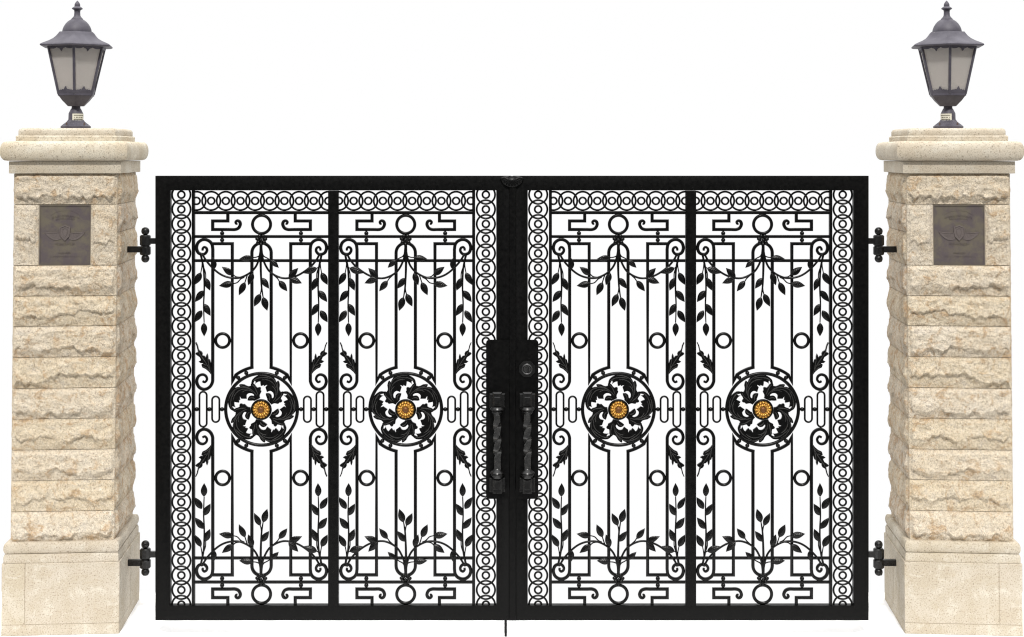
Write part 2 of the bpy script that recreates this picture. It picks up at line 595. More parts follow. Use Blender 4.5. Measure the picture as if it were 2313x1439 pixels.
def rosette_mesh():
    b = MB()
    nr, na = 16, 192
    vs, fs = [], []
    for i in range(nr + 1):
        r = i / nr
        for k in range(na):
            a = 2 * pi * k / na
            out = abs(cos(a * 8)) ** .6
            inn = abs(sin(a * 8)) ** .6
            h = .35 + .42 * out * sin(pi * min(1, max(0, (r - .40) / .60))) ** .6
            if r < .68: h = max(h, .38 + .36 * inn * sin(pi * max(0, (r - .24) / .44)) ** .7 if r > .24 else .4)
            if r > .93: h *= (1 - (r - .93) / .07 * (.5 + .5 * (1 - out)))
            rr = r * 20.0 * SG * (1 - .05 * (1 - out) * (r > .9))
            vs.append((rr * cos(a), -h * .024, rr * sin(a)))
    for i in range(nr):
        for k in range(na):
            l = (k + 1) % na
            fs.append((i * na + k, i * na + l, (i + 1) * na + l, (i + 1) * na + k))
    b.add(vs, fs)
    return b.mesh('gold_rosette', M_GOLD, True)
ROSETTE = rosette_mesh()
_b = MB(); _b.ball((0, 0, 0), 7.0 * SG, 20, 10, (1, .55, 1))
for _k in range(14):
    _a = _k * 2.4; _r = .38 * sqrt(_k + .5) * 4.2 * SG
    _b.ball((_r * cos(_a), -.0062, _r * sin(_a)), .9 * SG, 6, 4)
BUTTON = _b.mesh('rosette_button', M_GOLDCORE, True)
_b = MB(); _b.sweep([(21.6 * SG * cos(2 * pi * k / 48), 21.6 * SG * sin(2 * pi * k / 48)) for k in range(48)], circ(2.3 * SG, 8), closed=True)
_b.prism([(21 * SG * cos(2 * pi * k / 40), 21 * SG * sin(2 * pi * k / 40)) for k in range(40)], -.003, .008)
HUB = _b.mesh('rosette_cup', M_IRON, 'auto')

# garlands: (stem polyline, start and end radius), leaves (base, tip), in the first enlargement
SPRAY_STEMS = [
    (Z1((475, 805), (500, 850), (545, 908), (620, 978), (690, 1018), (770, 1036), (850, 1030), (940, 985), (1000, 920), (1030, 840), (1045, 760), (1050, 690)), 2.0, 2.0),
    (Z1((1050, 690), (1058, 790), (1075, 870), (1130, 968), (1220, 1025), (1310, 1038), (1420, 1005), (1530, 930), (1595, 855), (1628, 790)), 2.0, 2.0),
    (Z1((1050, 690), (1046, 800), (1045, 870), (1048, 1000), (1054, 1120), (1062, 1180), (1070, 1228)), 3.2, .9),
    (Z1((1054, 1120), (1050, 1160), (1040, 1200)), 1.2, .9),
    (Z1((1048, 760), (1038, 810), (1005, 830), (965, 835)), 1.2, .9), (Z1((1054, 780), (1075, 820), (1110, 840), (1150, 865)), 1.2, .9),
    (Z1((760, 985), (800, 1022), (862, 1030)), .9, 1.2), (Z1((775, 1092), (815, 1080), (850, 1045), (885, 1028)), .9, 1.2),
    (Z1((890, 1082), (903, 1040), (915, 1005)), .9, 1.1), (Z1((1228, 1068), (1210, 1040), (1170, 1003)), .9, 1.1),
    (Z1((1600, 940), (1622, 915), (1640, 850), (1640, 800)), .9, 1.2)]
SPRAY_LEAVES = [Z1(a, b) for a, b in (((970, 838), (835, 848)), ((1145, 858), (1225, 935)), ((592, 945), (576, 828)), ((775, 1005), (666, 925)),
    ((775, 1088), (637, 1112)), ((892, 1078), (833, 1205)), ((968, 985), (924, 1107)), ((1055, 1035), (1130, 1140)), ((1228, 1063), (1308, 1166)),
    ((1322, 1035), (1416, 936)), ((1325, 1033), (1453, 1087)), ((1600, 938), (1463, 988)), ((1042, 1192), (983, 1316)), ((1070, 1224), (1112, 1358)))]
VINE_STEMS = [
    (Z1((455, 805), (468, 862), (484, 950), (490, 1080), (489, 1180), (484, 1290), (486, 1400), (489, 1475)), 2.2, .9),
    (Z1((470, 880), (466, 930), (455, 990)), 1.0, .8), (Z1((484, 930), (502, 985), (505, 1040)), 1.0, .8)]
VINE_LEAVES = [Z1(a, b) for a, b in (((458, 983), (396, 1104)), ((497, 1035), (549, 1160)), ((482, 1160), (400, 1272)), ((486, 1290), (553, 1408)),
                                     ((466, 1355), (396, 1472)))] + [Z2((447, 35), (450, 157))]
HALF_ACANTHUS = Z2((520, 545), (512, 505), (492, 478), (462, 452), (432, 438), (422, 412), (440, 400), (415, 398), (397, 385), (420, 372), (408, 345), (385, 330),
                   (368, 316), (376, 303), (391, 300), (388, 278), (380, 245), (368, 215), (374, 210), (388, 238), (396, 272), (402, 284), (424, 296), (432, 312), (430, 330), (450, 335), (463, 352),
                   (466, 330), (474, 313), (482, 335), (484, 362), (498, 368), (506, 398), (514, 430), (524, 460))
HALF_RIBS = [Z2((514, 500), (490, 440), (450, 375), (405, 310), (385, 260)), Z2((500, 455), (490, 410), (480, 350)), Z2((470, 420), (445, 408)), Z2((500, 470), (470, 445), (440, 428))]
TOP_SCROLL = Z1((472, 768), (470, 750), (486, 733), (508, 745), (512, 772), (490, 800), (455, 803), (424, 785), (410, 740), (424, 692), (460, 664), (500, 660), (540, 678), (563, 710), (570, 755))
BOT_SCROLL = Z2((522, 530), (520, 570), (502, 608), (470, 632), (432, 636), (394, 612), (378, 565), (394, 520), (430, 504), (460, 518), (470, 548), (452, 572), (430, 564))
KEY = Z1((718, 404), (718, 476), (569, 476), (569, 560), (740, 560))
KEY_CURL = Z1((740, 560), (790, 560), (824, 545), (841, 510), (833, 482), (812, 473), (795, 486), (800, 503), (813, 503))

def panel(pcx, mirror):
    """one scroll panel of a leaf: pcx is its centre line, mirror flips the asymmetric sprays"""
    def T(sx, up):
        return lambda p: g2((pcx + sx * (p[0] - PCX), p[1] if up else 2 * PCY - p[1]))
    x0, x1 = pcx - 150.8, pcx + 150.8
    for y in (534.3, 588.7, 2 * PCY - 588.7, 2 * PCY - 534.3):
        b = MB(); b.sweep([g2((x0, y)), g2((x1, y))], rbar(7.0 * SG, .0155, .005)); b.build('cross_rail', M_IRON, leafA)
    sec = rbar(BW, .018, .0055)
    for up in (1, 0):
        # the continuous bar that runs round the two boxes and over the arch
        half = [(480.6, 550.5), (524.8, 550.5), (524.8, 862)]
        a0, a1 = atan2(-(858 - PCY), 524.8 - PCX), atan2(-(829 - PCY), 569 - PCX)
        half += [(PCX + 97 * cos(a0 + (a1 - a0) * k / 8), PCY - 97 * sin(a0 + (a1 - a0) * k / 8)) for k in range(2, 9)]
        half += [(569, 826), (569, 571)]
        half += [(PCX - 21.8 * cos(pi / 2 * k / 8), 571 - 21.8 * sin(pi / 2 * k / 8)) for k in range(1, 9)]
        full = half + [(2 * PCX - x, y) for x, y in half[-2::-1]]
        b = MB(); b.sweep([T(1, up)(p) for p in full], sec); b.build('box_and_arch_bar', M_IRON, leafA)
        for sx in (1, -1):
            t = T(sx, up)
            pts = catmull(TOP_SCROLL, 5) + catmull(BOT_SCROLL, 5)
            n = len(pts)
            sc = [.72 + .28 * sstep(0, 40, min(i, n - 1 - i)) for i in range(n)]
            b = MB(); b.sweep([t(p) for p in pts], sec, scale=sc); b.build('scroll_bar', M_IRON, leafA)
            pts = KEY[:-1] + catmull(KEY_CURL, 5)
            n = len(pts)
            b = MB(); b.sweep([t(p) for p in pts], sec, scale=[1 - .35 * sstep(n - 25, n, i) for i in range(n)]); b.build('key_scroll', M_IRON, leafA)
            b = MB(); b.prism([t(p) for p in HALF_ACANTHUS], -.012, .004, .7 * SG)
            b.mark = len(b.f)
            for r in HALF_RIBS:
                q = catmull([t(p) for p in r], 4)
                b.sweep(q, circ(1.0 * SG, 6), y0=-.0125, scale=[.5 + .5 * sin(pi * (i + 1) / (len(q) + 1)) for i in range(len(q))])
            b.build('acanthus_leaf', M_IRON, leafA)
            put('ring', RING_S, leafA, pcx + sx * (502.8 - PCX), 769.3 if up else 2 * PCY - 769.3)
            for q, r in (((501.8, 527), 5), ((501.8, 542.3), 5), ((556.3, 842.5), 4.9), ((538, 853.2), 4.9)):
                put('ball', ball_me, leafA, pcx + sx * (q[0] - PCX), q[1] if up else 2 * PCY - q[1], 0, r * SG)
            # hanging vine
            b = MB()
            for st, r0, r1 in VINE_STEMS:
                q = catmull(st, 5); m = len(q)
                b.sweep([t(p) for p in q], circ(SG, 8), scale=[.4 + r0 + (r1 - r0) * i / (m - 1) for i in range(m)], y0=-.012)
            v = b.build('leaf_vine', M_IRON, leafA, True)
            for bs, tp in VINE_LEAVES:
                f = lambda p: (pcx + sx * (p[0] - PCX), p[1] if up else 2 * PCY - p[1])
                put_leaf(v, f(bs), f(tp), -.013, random.uniform(-.25, .25))
        put('ring', RING_T, leafA, pcx, 507 if up else 2 * PCY - 507)
        put('collar_flower', FLOWER, leafA, pcx, 541.8 if up else 2 * PCY - 541.8, -.010)
        t = T(mirror, up)
        b = MB()
        for st, r0, r1 in SPRAY_STEMS:
            q = catmull(st, 5); m = len(q)
            b.sweep([t(p) for p in q], circ(SG, 8), scale=[.4 + r0 + (r1 - r0) * i / (m - 1) for i in range(m)], y0=-.014)
        for sx in (1, -1):
            q = Z1((466, 806))[0]
            x, z = T(sx, up)(q)
            b.ball((x, -.012, z), 4.2 * SG, 10, 8)
        s = b.build('leaf_spray', M_IRON, leafA, True)
        for bs, tp in SPRAY_LEAVES:
            f = lambda p: (pcx + mirror * (p[0] - PCX), p[1] if up else 2 * PCY - p[1])
            put_leaf(s, f(bs), f(tp), -.016, random.uniform(-.25, .25))
    for sx in (1, -1):
        put('oval_link', OVAL1, leafA, pcx + sx * (458.8 - PCX), PCY)
        put('oval_link', OVAL2, leafA, pcx + sx * (487.3 - PCX), PCY)
        for x in (444.6, 473, 501.6):
            put('ball', ball_me, leafA, pcx + sx * (x - PCX), PCY, 0, 4.9 * SG)
    md = put('medallion', RING_M, leafA, pcx, PCY)
    for k in range(5):
        link('acanthus_leaf', AC[mirror], md, Matrix.Rotation(2 * pi * k / 5, 4, 'Y'))
    link('rosette_cup', HUB, md, Matrix.Translation((0, -.010, 0)))
    link('gold_rosette', ROSETTE, md, Matrix.Translation((0, -.013, 0)))
    link('rosette_button', BUTTON, md, Matrix.Translation((0, -.0235, 0)))

panel(590.8, 1)
panel(916.5, -1)

# second leaf: the same ironwork once more
leafB = thing('gate_leaf', 'black wrought iron gate leaf with an eight-sided key lock above its twisted handle', 'gate',
              gate_world(LX0 + 806, LY0), 0, 'leaves of the wrought iron double gate')
copy_children(leafA, leafB)

# meeting stiles: strip, plates, handles, lock, shell, rod, hinges
b = MB(); b.box(gx(1150.6), gx(1165.4), -.0345, -.0275, gz(1397.6), gz(397.4), .0036); b.build('centre_strip', M_PLATE, leafA)
def plate(parent, xa, xb, rl, off):
    r = 7.0
    def corner(cx, cy, a0): return [(cx + r * cos(a0 + pi / 2 * k / 5), cy - r * sin(a0 + pi / 2 * k / 5)) for k in range(6)]
    ya, yb = 766, 1124
    if rl < 0:   # rounded corners on the left
        pts = corner(xa + r, ya + r, pi / 2) + corner(xa + r, yb - r, pi) + [(xb, yb), (xb, ya)]
    else:
        pts = [(xa, ya), (xa, yb)] + corner(xb - r, yb - r, -pi / 2) + corner(xb - r, ya + r, 0)
    b = MB(); b.prism([g2((x - off, y)) for x, y in pts], -.0315, -.0255, .0012)
    return b.build('handle_plate', M_PLATE, parent)
plate(leafA, 1098.2, 1150.2, -1, 0)
plate(leafB, 1165.8, 1215.6, 1, 806)

def handle(parent, cx, off):
    X = lambda d: gx(cx + d - off)
    cxm = gx(cx - off)
    HY = -.068
    n = 90
    ya, yb = 926, 1062
    s = 7.0 * SG
    b = MB()
    vs, fs = [], []
    for i in range(n + 1):
        y = ya + (yb - ya) * i / n
        tw = -sstep(0, 1, (y - 944) / 84) * pi * 1.5 if 944 < y < 1028 else (0 if y <= 944 else -pi * 1.5)
        tw = -pi * 1.5 * min(1, max(0, (y - 944) / 84))
        for a, q in ((s, s * .84), (s, -s * .84), (s * .84, -s), (-s * .84, -s), (-s, -s * .84), (-s, s * .84), (-s * .84, s), (s * .84, s)):
            vs.append((cxm + (cx * 0 + (y - 994) * .011 * SG) + a * cos(tw) - q * sin(tw), HY + a * sin(tw) + q * cos(tw), gz(y)))
    for i in range(n):
        for j in range(8):
            k = (j + 1) % 8
            fs.append((i * 8 + j, i * 8 + k, (i + 1) * 8 + k, (i + 1) * 8 + j))
    b.add(vs, fs)
    grip = b.build('handle', M_TWIST, parent)
    for up in (1, 0):
        b = MB()
        zc0 = 900 if up else 1089
        b.box(X(-17.5), X(-8.8), -.066, -.030, gz(zc0 + 17), gz(zc0 - 15), .004)
        b.box(X(8.8), X(17.5), -.066, -.030, gz(zc0 + 17), gz(zc0 - 15), .004)
        b.box(X(-10.5), X(10.5), -.084, -.030, gz(zc0 + (15 if up else 19)), gz(zc0 - (19 if up else 13)), .007)
        b.box(X(-7), X(7), -.088, -.080, gz(zc0 + 9), gz(zc0 - 9), .003)
        pr = [(15.5, 917), (16.5, 919.5), (14.2, 922), (11.5, 924), (13, 926), (10, 929.5), (7.5, 933)]
        if up:
            prof = [(r * SG, gz(y)) for r, y in pr[::-1]]
            prof.append((13 * SG, gz(914)))
        else:
            pr = [(7.5, 1052), (9, 1055), (15, 1059), (16.6, 1062), (13.5, 1064.5), (14.5, 1067), (11, 1071), (10, 1074)]
            prof = [(r * SG, gz(y)) for r, y in pr[::-1]]
        b.lathe(prof, cxm, HY, 24)
        b.build('handle_bracket', M_GRIP, grip)
handle(leafA, 1123.6, 0)
handle(leafB, 1191.0, 806)

# lock
b = MB()
ox, oz = gx(1190.4 - 806), gz(831.3)
oct_ = lambda r: [(ox + r * SG * cos(pi / 8 + pi / 4 * k), oz + r * SG * sin(pi / 8 + pi / 4 * k)) for k in range(8)]
b.prism(oct_(19.5), -.0395, -.0300, .0035)
lock = b.build('lock', M_GRIP, leafB)
b = MB(); b.sweep([(ox + 10.6 * SG * cos(2 * pi * k / 32), oz + 10.6 * SG * sin(2 * pi * k / 32)) for k in range(32)], circ(1.9 * SG, 8), closed=True, y0=-.041)
b.prism([(ox + 8.0 * SG * cos(2 * pi * k / 28), oz + 8.0 * SG * sin(2 * pi * k / 28)) for k in range(28)], -.044, -.038, .001)
b.build('lock_cylinder', M_TWIST, lock)
b = MB()
b.sweep(catmull([(ox + x * SG, oz + z * SG) for x, z in ((-3.5, 3), (-.5, 5.8), (3.2, 3.5), (2.2, -1), (3, -4.5), (.5, -7))], 5), circ(.9 * SG, 6), y0=-.0445)
b.build('keyhole', M_GRIP, lock)

# shell on top of the meeting stiles
b = MB()
sx0, sy0 = 1156.5, 393.5
for k in range(11):
    a = radians(12 + 156 * k / 10)
    L = 25.5 - 3.2 * abs(cos(a)) * 0
    Lx, Lz = cos(a) * 1.0, sin(a)
    pts = []
    for i in range(9):
        r = 7 + (L - 7) * i / 8
        pts.append((gx(sx0 + Lx * r * 1.0), gz(sy0 + 5 + Lz * r * .93)))
    b.sweep(pts, circ(1.0, 8, .8), scale=[(1.0 + 2.3 * sin(pi * (i + 1.5) / 10.5)) * SG for i in range(9)], y0=-.0375 - .002)
b.prism([g2((sx0 + 26 * cos(radians(4 + 172 * k / 20)), sy0 + 5 + 24 * sin(radians(4 + 172 * k / 20)))) for k in range(21)], -.0380, -.0272, .002)
b.build('shell_ornament', M_IRON, leafA, True)

# drop rod
b = MB(); b.lathe([(2.9 * SG, gz(1437.0)), (2.9 * SG, gz(1396))], gx(1142.2), .0, 12); b.build('drop_rod', M_IRON, leafA)

def hinge(parent, mir, yc, off):
    X = lambda px: gx((2 * PX0 - px if mir else px) - off)
    xs = lambda a, c: (min(X(a), X(c)), max(X(a), X(c)))
    Y = lambda y: gz(yc + y)
    HYc = -.004
    b = MB()
    cx = X(328.8)
    for ya, yb in ((-22.5, 2.0), (2.6, 23.0)):       # knuckles of the barrel, eight-sided with eased ends
        b.lathe([(10.0 * SG, Y(yb)), (12.4 * SG, Y(yb - 2.6)), (12.4 * SG, Y(ya + 2.6)), (10.0 * SG, Y(ya))], cx, HYc, 8, pi / 8)
    xa, xb = xs(338, 354.5)
    b.box(xa, xb, HYc - .014, HYc + .014, Y(-2.5), Y(-15.5), .002)
    h = b.build('hinge', M_GRIP, parent)
    xa, xb = xs(283, 320)
    b = MB(); b.box(xa, xb, HYc - .014, HYc + .014, Y(16.8), Y(3), .002)
    b.build('wall_arm', M_GRIP, h)
    for y in (-31.0, 30.8):
        b = MB()
        b.ball((cx, HYc, Y(y)), 9.2 * SG, 18, 12)
        for q in range(-3, 4):                        # raised slanting ribs round the knob
            pts = []
            for i in range(11):
                u = -1 + 2 * i / 10
                pts.append((cx + (u * 6.2 + q * 1.9) * SG, Y(y) + (u * 6.4 - q * 1.9) * SG))
            vs = [(p[0], p[1]) for p in pts if hypot(p[0] - cx, p[1] - Y(y)) < 8.6 * SG]
            if len(vs) > 2 and q % 2:
                for p in range(len(vs) - 1):
                    m = ((vs[p][0] + vs[p + 1][0]) / 2, (vs[p][1] + vs[p + 1][1]) / 2)
                    d = hypot(m[0] - cx, m[1] - Y(y))
                    yy = HYc - sqrt(max(0, (9.2 * SG) ** 2 - d * d))
                    b.ball((m[0], yy, m[1]), 1.05 * SG, 6, 4)
        b.build('hinge_knob', M_GRIP, h, True)
for yc in (553.2, 1260.3):
    hinge(leafA, False, yc, 0)
    hinge(leafB, True, yc, 806)


# ------------------------------------------------------------------ the pillars
X0, YAW, LEAN = -2.402, radians(4.2), .0092
PW, PD = .615, .631
CY, SY = cos(YAW), sin(YAW)
def unp(px, ly, py=None):
    """photo pixel on the pillar's plane ly -> local across (L) and height (z)"""
    k = (px - PX0) / F
    L = (k * (CAM_D + CY * ly) - X0 + SY * ly) / (CY - k * SY)
    if py is None: return L
    d = CAM_D + SY * L + CY * ly
    return L, CAM_Z - (py - PY0) / F * d
def zf(py, ly, px=140): return unp(px, ly, py)[1]

ES = .036                                        # the shaft's dressed margin stands back this far from the plinth
SHAFT_Y = [392, 462, 600, 669, 737, 807, 877, 946, 1016, 1085, 1155, 1224]

def rock(mb, u0, u1, z0, z1, place, H, seed, kind, plan=None, res=.0043):
    """a pitched-face block: dressed margin, rough bulging face with a broken ledge low down.
    place(u, h, z) -> point; h is how far the face stands out of the margin plane"""
    g = .0011
    u0, u1, z0, z1 = u0 + g, u1 - g, z0 + g, z1 - g
    nu, nv = max(6, int((u1 - u0) / res)), max(6, int((z1 - z0) / (res * .85)))
    W, Hh = u1 - u0, z1 - z0
    rs = random.Random(seed)
    so = seed * 7.31
    lmean = rs.uniform(.22, .34) if kind == 0 else rs.uniform(.30, .44)
    tilt = rs.uniform(-.18, .18)
    vs = []
    for i in range(nu + 1):
        u = i / nu
        x = u * W
        led = lmean + tilt * (u - .5) + .22 * noise.noise((x * 9, so, 0)) + .13 * noise.noise((x * 27, so, 3)) + .05 * noise.noise((x * 70, so, 5))
        led2 = led + .30 + .16 * noise.noise((x * 14, so, 11))
        brk = sstep(-.35, .30, noise.noise((x * 6.5, so, 31)) + .5 * noise.noise((x * 17, so, 37)))
        cut2 = sstep(-.05, .22, noise.noise((x * 7, so, 23)))
        eu = min(x, W - x)
        for j in range(nv + 1):
            v = j / nv
            z = v * Hh
            wob = .004 * noise.noise((x * 40, z * 40, so))
            mk = sstep(.004, .019 + wob * 2.5, eu) * sstep(.001, .022 + wob * 2, Hh - z) * sstep(.001, .008 + wob, z)
            above = sstep(led - .026, led + .016, v)
            prof_hi = .50 + .50 * (1 - min(1, max(0, (v - led) / max(.1, 1 - led)))) ** .8
            prof_lo = .02 + .24 * (v / max(.1, led))
            prof_lo = prof_lo * brk + (1 - brk) * (.10 + .75 * sstep(0, max(.12, led), v))
            h = prof_hi * above + prof_lo * (1 - above)
            if kind == 1:
                a2 = sstep(led2 - .05, led2 + .05, v)
                h -= .28 * cut2 * a2
            nz = noise.fractal((x * 16, z * 22, so), 1.0, 2.0, 4)
            nz2 = noise.noise((x * 60, z * 75, so + 4))
            facet = abs(noise.noise((x * 13 + z * 9, z * 15 - x * 4, so + 9)))
            h += .24 * nz + .09 * nz2 - .34 * facet
            h += .05 * noise.noise((x * 130, z * 140, so + 2))
            if plan: h = .62 * h + plan(u, v) * .75
            hh = H * max(-.05, h) * mk
            vs.append(place(u0 + x, hh, z0 + z))
    fs = []
    for i in range(nu):
        for j in range(nv):
            a = i * (nv + 1) + j
            fs.append((a, a + nv + 1, a + nv + 2, a + 1))
    # returns of the block into the wall
    rim = [i * (nv + 1) for i in range(nu + 1)] + [nu * (nv + 1) + j for j in range(1, nv + 1)] \
        + [i * (nv + 1) + nv for i in range(nu - 1, -1, -1)] + [j for j in range(nv - 1, 0, -1)]
    def uz(q):
        i, j = divmod(q, nv + 1)
        return u0 + i / nu * W, z0 + j / nv * Hh
    o = len(vs)
    for q in rim:
        a, c = uz(q)
        vs.append(place(a, -.022, c))
    for k in range(len(rim)):
        l = (k + 1) % len(rim)
        fs.append((rim[k], rim[l], o + l, o + k))
    mb.add(vs, fs)

def square_loft(mb, levels, sgn):
    """levels: (e, z); four faces with their own vertices so mitres stay sharp, plus flat top and bottom"""
    def ring(e, z):
        x0, x1, y0, y1 = -PW / 2 + e, PW / 2 - e, e, PD - e
        return [(x0, y0), (x1, y0), (x1, y1), (x0, y1)]
    for s in range(4):
        vs, fs = [], []
        N = 14
        for e, z in levels:
            r = ring(e, z)
            a, c = r[s], r[(s + 1) % 4]
            for k in range(N + 1):
                t = k / N
                x, y = a[0] + (c[0] - a[0]) * t, a[1] + (c[1] - a[1]) * t
                wv = .0007 * noise.noise((x * 17, y * 17, z * 17))
                vs.append((sgn * (x + LEAN * z), y + wv, z + wv))
        for i in range(len(levels) - 1):
            for k in range(N):
                p = i * (N + 1) + k
                fs.append((p, p + 1, p + N + 2, p + N + 1))
        mb.add(vs, fs)
    for e, z in (levels[0], levels[-1]):
        mb.add([(sgn * (x + LEAN * z), y, z) for x, y in ring(e, z)], [(0, 1, 2, 3)])

def arc_levels(e_in, e_out, z0, z1, n=10):
    """a half-round bulge between two heights"""
    zc, r = (z0 + z1) / 2, (z1 - z0) / 2
    out = []
    for k in range(n + 1):
        a = -pi / 2 + pi * k / n
        out.append((e_in - (e_in - e_out) * cos(a) ** .8 if abs(cos(a)) > 1e-9 else e_in, zc + r * sin(a)))
    return out

def build_pillar(sgn):
    where = 'left' if sgn > 0 else 'right'
    root = thing('gate_pillar', ('cream rock-faced stone pillar with bronze plaque, hinged to the gate leaf with the drop rod' if sgn > 0 else
                                 'cream rock-faced stone pillar with bronze plaque, hinged to the gate leaf with the key lock'),
                 'pillar', (sgn * X0, 0, 0), sgn * YAW, 'stone gate pillars')
    P = lambda x, y, z: (sgn * (x + LEAN * z), y, z)
    # core behind the facing stones
    e = ES + .0045
    zb, zt = zf(1230, e), zf(388, e)
    b = MB()
    v = [P(x, y, z) for z in (zb, zt) for x, y in ((-PW / 2 + e, e), (PW / 2 - e, e), (PW / 2 - e, PD - e), (-PW / 2 + e, PD - e))]
    b.add(v, [(0, 1, 2, 3), (7, 6, 5, 4), (0, 4, 5, 1), (1, 5, 6, 2), (2, 6, 7, 3), (3, 7, 4, 0)])
    b.build('mortar_core', M_MORTAR, root)
    # facing stones
    zs = [zf(y, ES) for y in SHAFT_Y]
    xl, xr = -PW / 2 + ES, PW / 2 - ES
    front = lambda u, h, z: P(u, ES - h, z)
    pl, prr = unp(88, ES) - LEAN * zs[1], unp(206, ES) - LEAN * zs[1]
    k = 0
    for i in range(len(zs) - 1):
        kind = i % 2
        if i == 1:
            for (ua, ub, sd) in ((xl, pl, 5), (prr, xr, 6)):
                b = MB(); rock(b, ua, ub, zs[2], zs[1], front, .020, 100 + sd, 1, res=.0045)
                b.build('stone_block', M_ROCK, root, True)
            continue
        b = MB(); rock(b, xl, xr, zs[i + 1], zs[i], front, .026 if kind == 0 else .024, 3 + i, kind)
        b.build('stone_block', M_ROCK, root, True).pass_index = kind
    zside = zs[:2] + [zf(526, ES)] + zs[2:]
    for s in (1, -1):
        side = lambda u, h, z, s=s: P(s * (PW / 2 - ES + h), u, z)
        for i in range(len(zside) - 1):
            b = MB()
            sd = 40 + i + (30 if s < 0 else 0)
            rr = random.Random(sd).uniform(-.5, .5)
            bul = lambda u, v, rr=rr: .55 * sin(pi * v) ** .7 - .15 + rr * (u - .5) * (v - .5) * 2
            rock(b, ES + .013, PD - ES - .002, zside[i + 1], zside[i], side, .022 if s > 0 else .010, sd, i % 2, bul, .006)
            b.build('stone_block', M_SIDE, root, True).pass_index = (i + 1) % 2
    # plaque
    zp0, zp1 = zs[2] + .004, zs[1] - .004
    PYF = ES + .004
    b = MB()
    q = [P(x, y, z) for y in (PYF, PYF + .02) for x, z in ((pl + .003, zp0), (prr - .003, zp0), (prr - .003, zp1), (pl + .003, zp1))]
    b.add(q, [(0, 1, 2, 3), (7, 6, 5, 4), (0, 4, 5, 1), (1, 5, 6, 2), (2, 6, 7, 3), (3, 7, 4, 0)])
    bw = .0055
    for xa, xb, za, zc in ((pl + .003, prr - .003, zp1 - bw, zp1), (pl + .003, prr - .003, zp0, zp0 + bw), (pl + .003, pl + .003 + bw, zp0 + bw, zp1 - bw), (prr - .003 - bw, prr - .003, zp0 + bw, zp1 - bw)):
        q = [P(x, y, z) for y in (PYF - .003, PYF + .004) for x, z in ((xa, za), (xb, za), (xb, zc), (xa, zc))]
        b.add(q, [(0, 1, 2, 3), (0, 4, 5, 1), (1, 5, 6, 2), (2, 6, 7, 3), (3, 7, 4, 0)])
    plq = b.build('plaque', M_BRONZE, root)
    # relief: readings in the plaque's own enlargement (9.593 px per photo px)
    pcx, pcz, ps = (pl + prr) / 2, (zp0 + zp1) / 2, (prr - pl) / 1130
    def R(x, y):
        X, Y, Z = P(pcx + (x - 640) * ps, 0, pcz - (y - 725) * ps)
        return (X, Z)
    b = MB()
    tube = lambda pts, r, smooth=True, yy=PYF: b.sweep([R(*p) for p in (catmull(pts, 4) if smooth else pts)], circ(r * ps, 6), y0=yy - .0003)
    b.prism([R(*p) for p in ((535, 560), (590, 545), (640, 515), (690, 545), (745, 560), (740, 690), (720, 760), (640, 840), (565, 760), (540, 690))], PYF - .0035, PYF + .002, .0012)
    sh = [(535, 560), (590, 545), (640, 515), (690, 545), (745, 560), (740, 690), (720, 760), (640, 840), (565, 760), (540, 690)]
    tube(sh + [sh[0]], 13, False, PYF - .0035)
    tube([(590, 600), (640, 570), (690, 600), (690, 690), (640, 770), (590, 690), (590, 600)], 7, False, PYF - .004)
    for m in (1, -1):
        wx = lambda x: 640 + m * (x - 640)
        wing = [(750, 690), (860, 685), (960, 680), (1070, 665), (1030, 720), (960, 780), (880, 825), (780, 830), (725, 820), (735, 750)]
        b.prism([R(wx(x), y) for x, y in wing], PYF - .0022, PYF + .002, .0008)
        tube([(wx(x), y) for x, y in ((748, 688), (860, 683), (960, 678), (1072, 662))], 9, True, PYF - .0022)
        tube([(wx(x), y) for x, y in ((1072, 664), (1030, 722), (960, 782), (880, 827), (780, 832))], 6, True, PYF - .0015)
        for kk in range(7):
            t0 = kk / 7
            tube([(wx(760 + 250 * t0), 700), (wx(745 + 205 * t0), 815 - 75 * t0 * t0)], 5, False, PYF - .0022)
    b.build('winged_shield', M_RELIEF, plq)
    b = MB()
    rs = random.Random(5)
    def glyph(cx, cy, h, rot):
        for _ in range(3):
            kind = rs.random()
            a = rot + (pi / 2 if kind < .55 else (0 if kind < .8 else rs.uniform(.6, 1.2)))
            px, py = cx + rs.uniform(-h * .28, h * .28), cy + rs.uniform(-h * .2, h * .2)
            l = h * (.5 if kind < .55 else .3)
            b.sweep([R(px - cos(a) * l, py + sin(a) * l), R(px + cos(a) * l, py - sin(a) * l)], circ(5.0 * ps, 6), y0=PYF - .0004)
    for kx in range(17):                                   # worn arched line above the shield
        t = -1 + 2 * kx / 16
        glyph(640 + 290 * t, 335 - 55 * (1 - t * t) + 20, 46, -t * .35)
    for kx in range(13):
        t = -1 + 2 * kx / 12
        glyph(640 + 190 * t, 372 - 20 * (1 - t * t) + 10, 34, -t * .2)
    b.sweep([R(*p) for p in catmull([(330, 290), (480, 210), (640, 190), (800, 205), (960, 290)], 5)], circ(5 * ps, 6), y0=PYF - .0003)
    b.build('worn_lettering', M_BRONZE, plq); b = MB()
    for kx in range(11): glyph(640 + 200 * (-1 + 2 * kx / 10), 925, 60, 0)
    b.build('worn_lettering', M_BRONZE, plq); b = MB()
    for kx in range(9): glyph(640 + 120 * (-1 + 2 * kx / 8), 1125, 34, 0)
    for kx in range(14): glyph(640 + 300 * (-1 + 2 * kx / 13), 1200, 30, 0)
    b.build('worn_lettering', M_BRONZE, plq)
    # base: plinth blocks, footing course, roll moulding
    z0, z1, z2 = 0.0, zf(1410, 0), zf(1272, 0)
    xs = unp(55, 0)
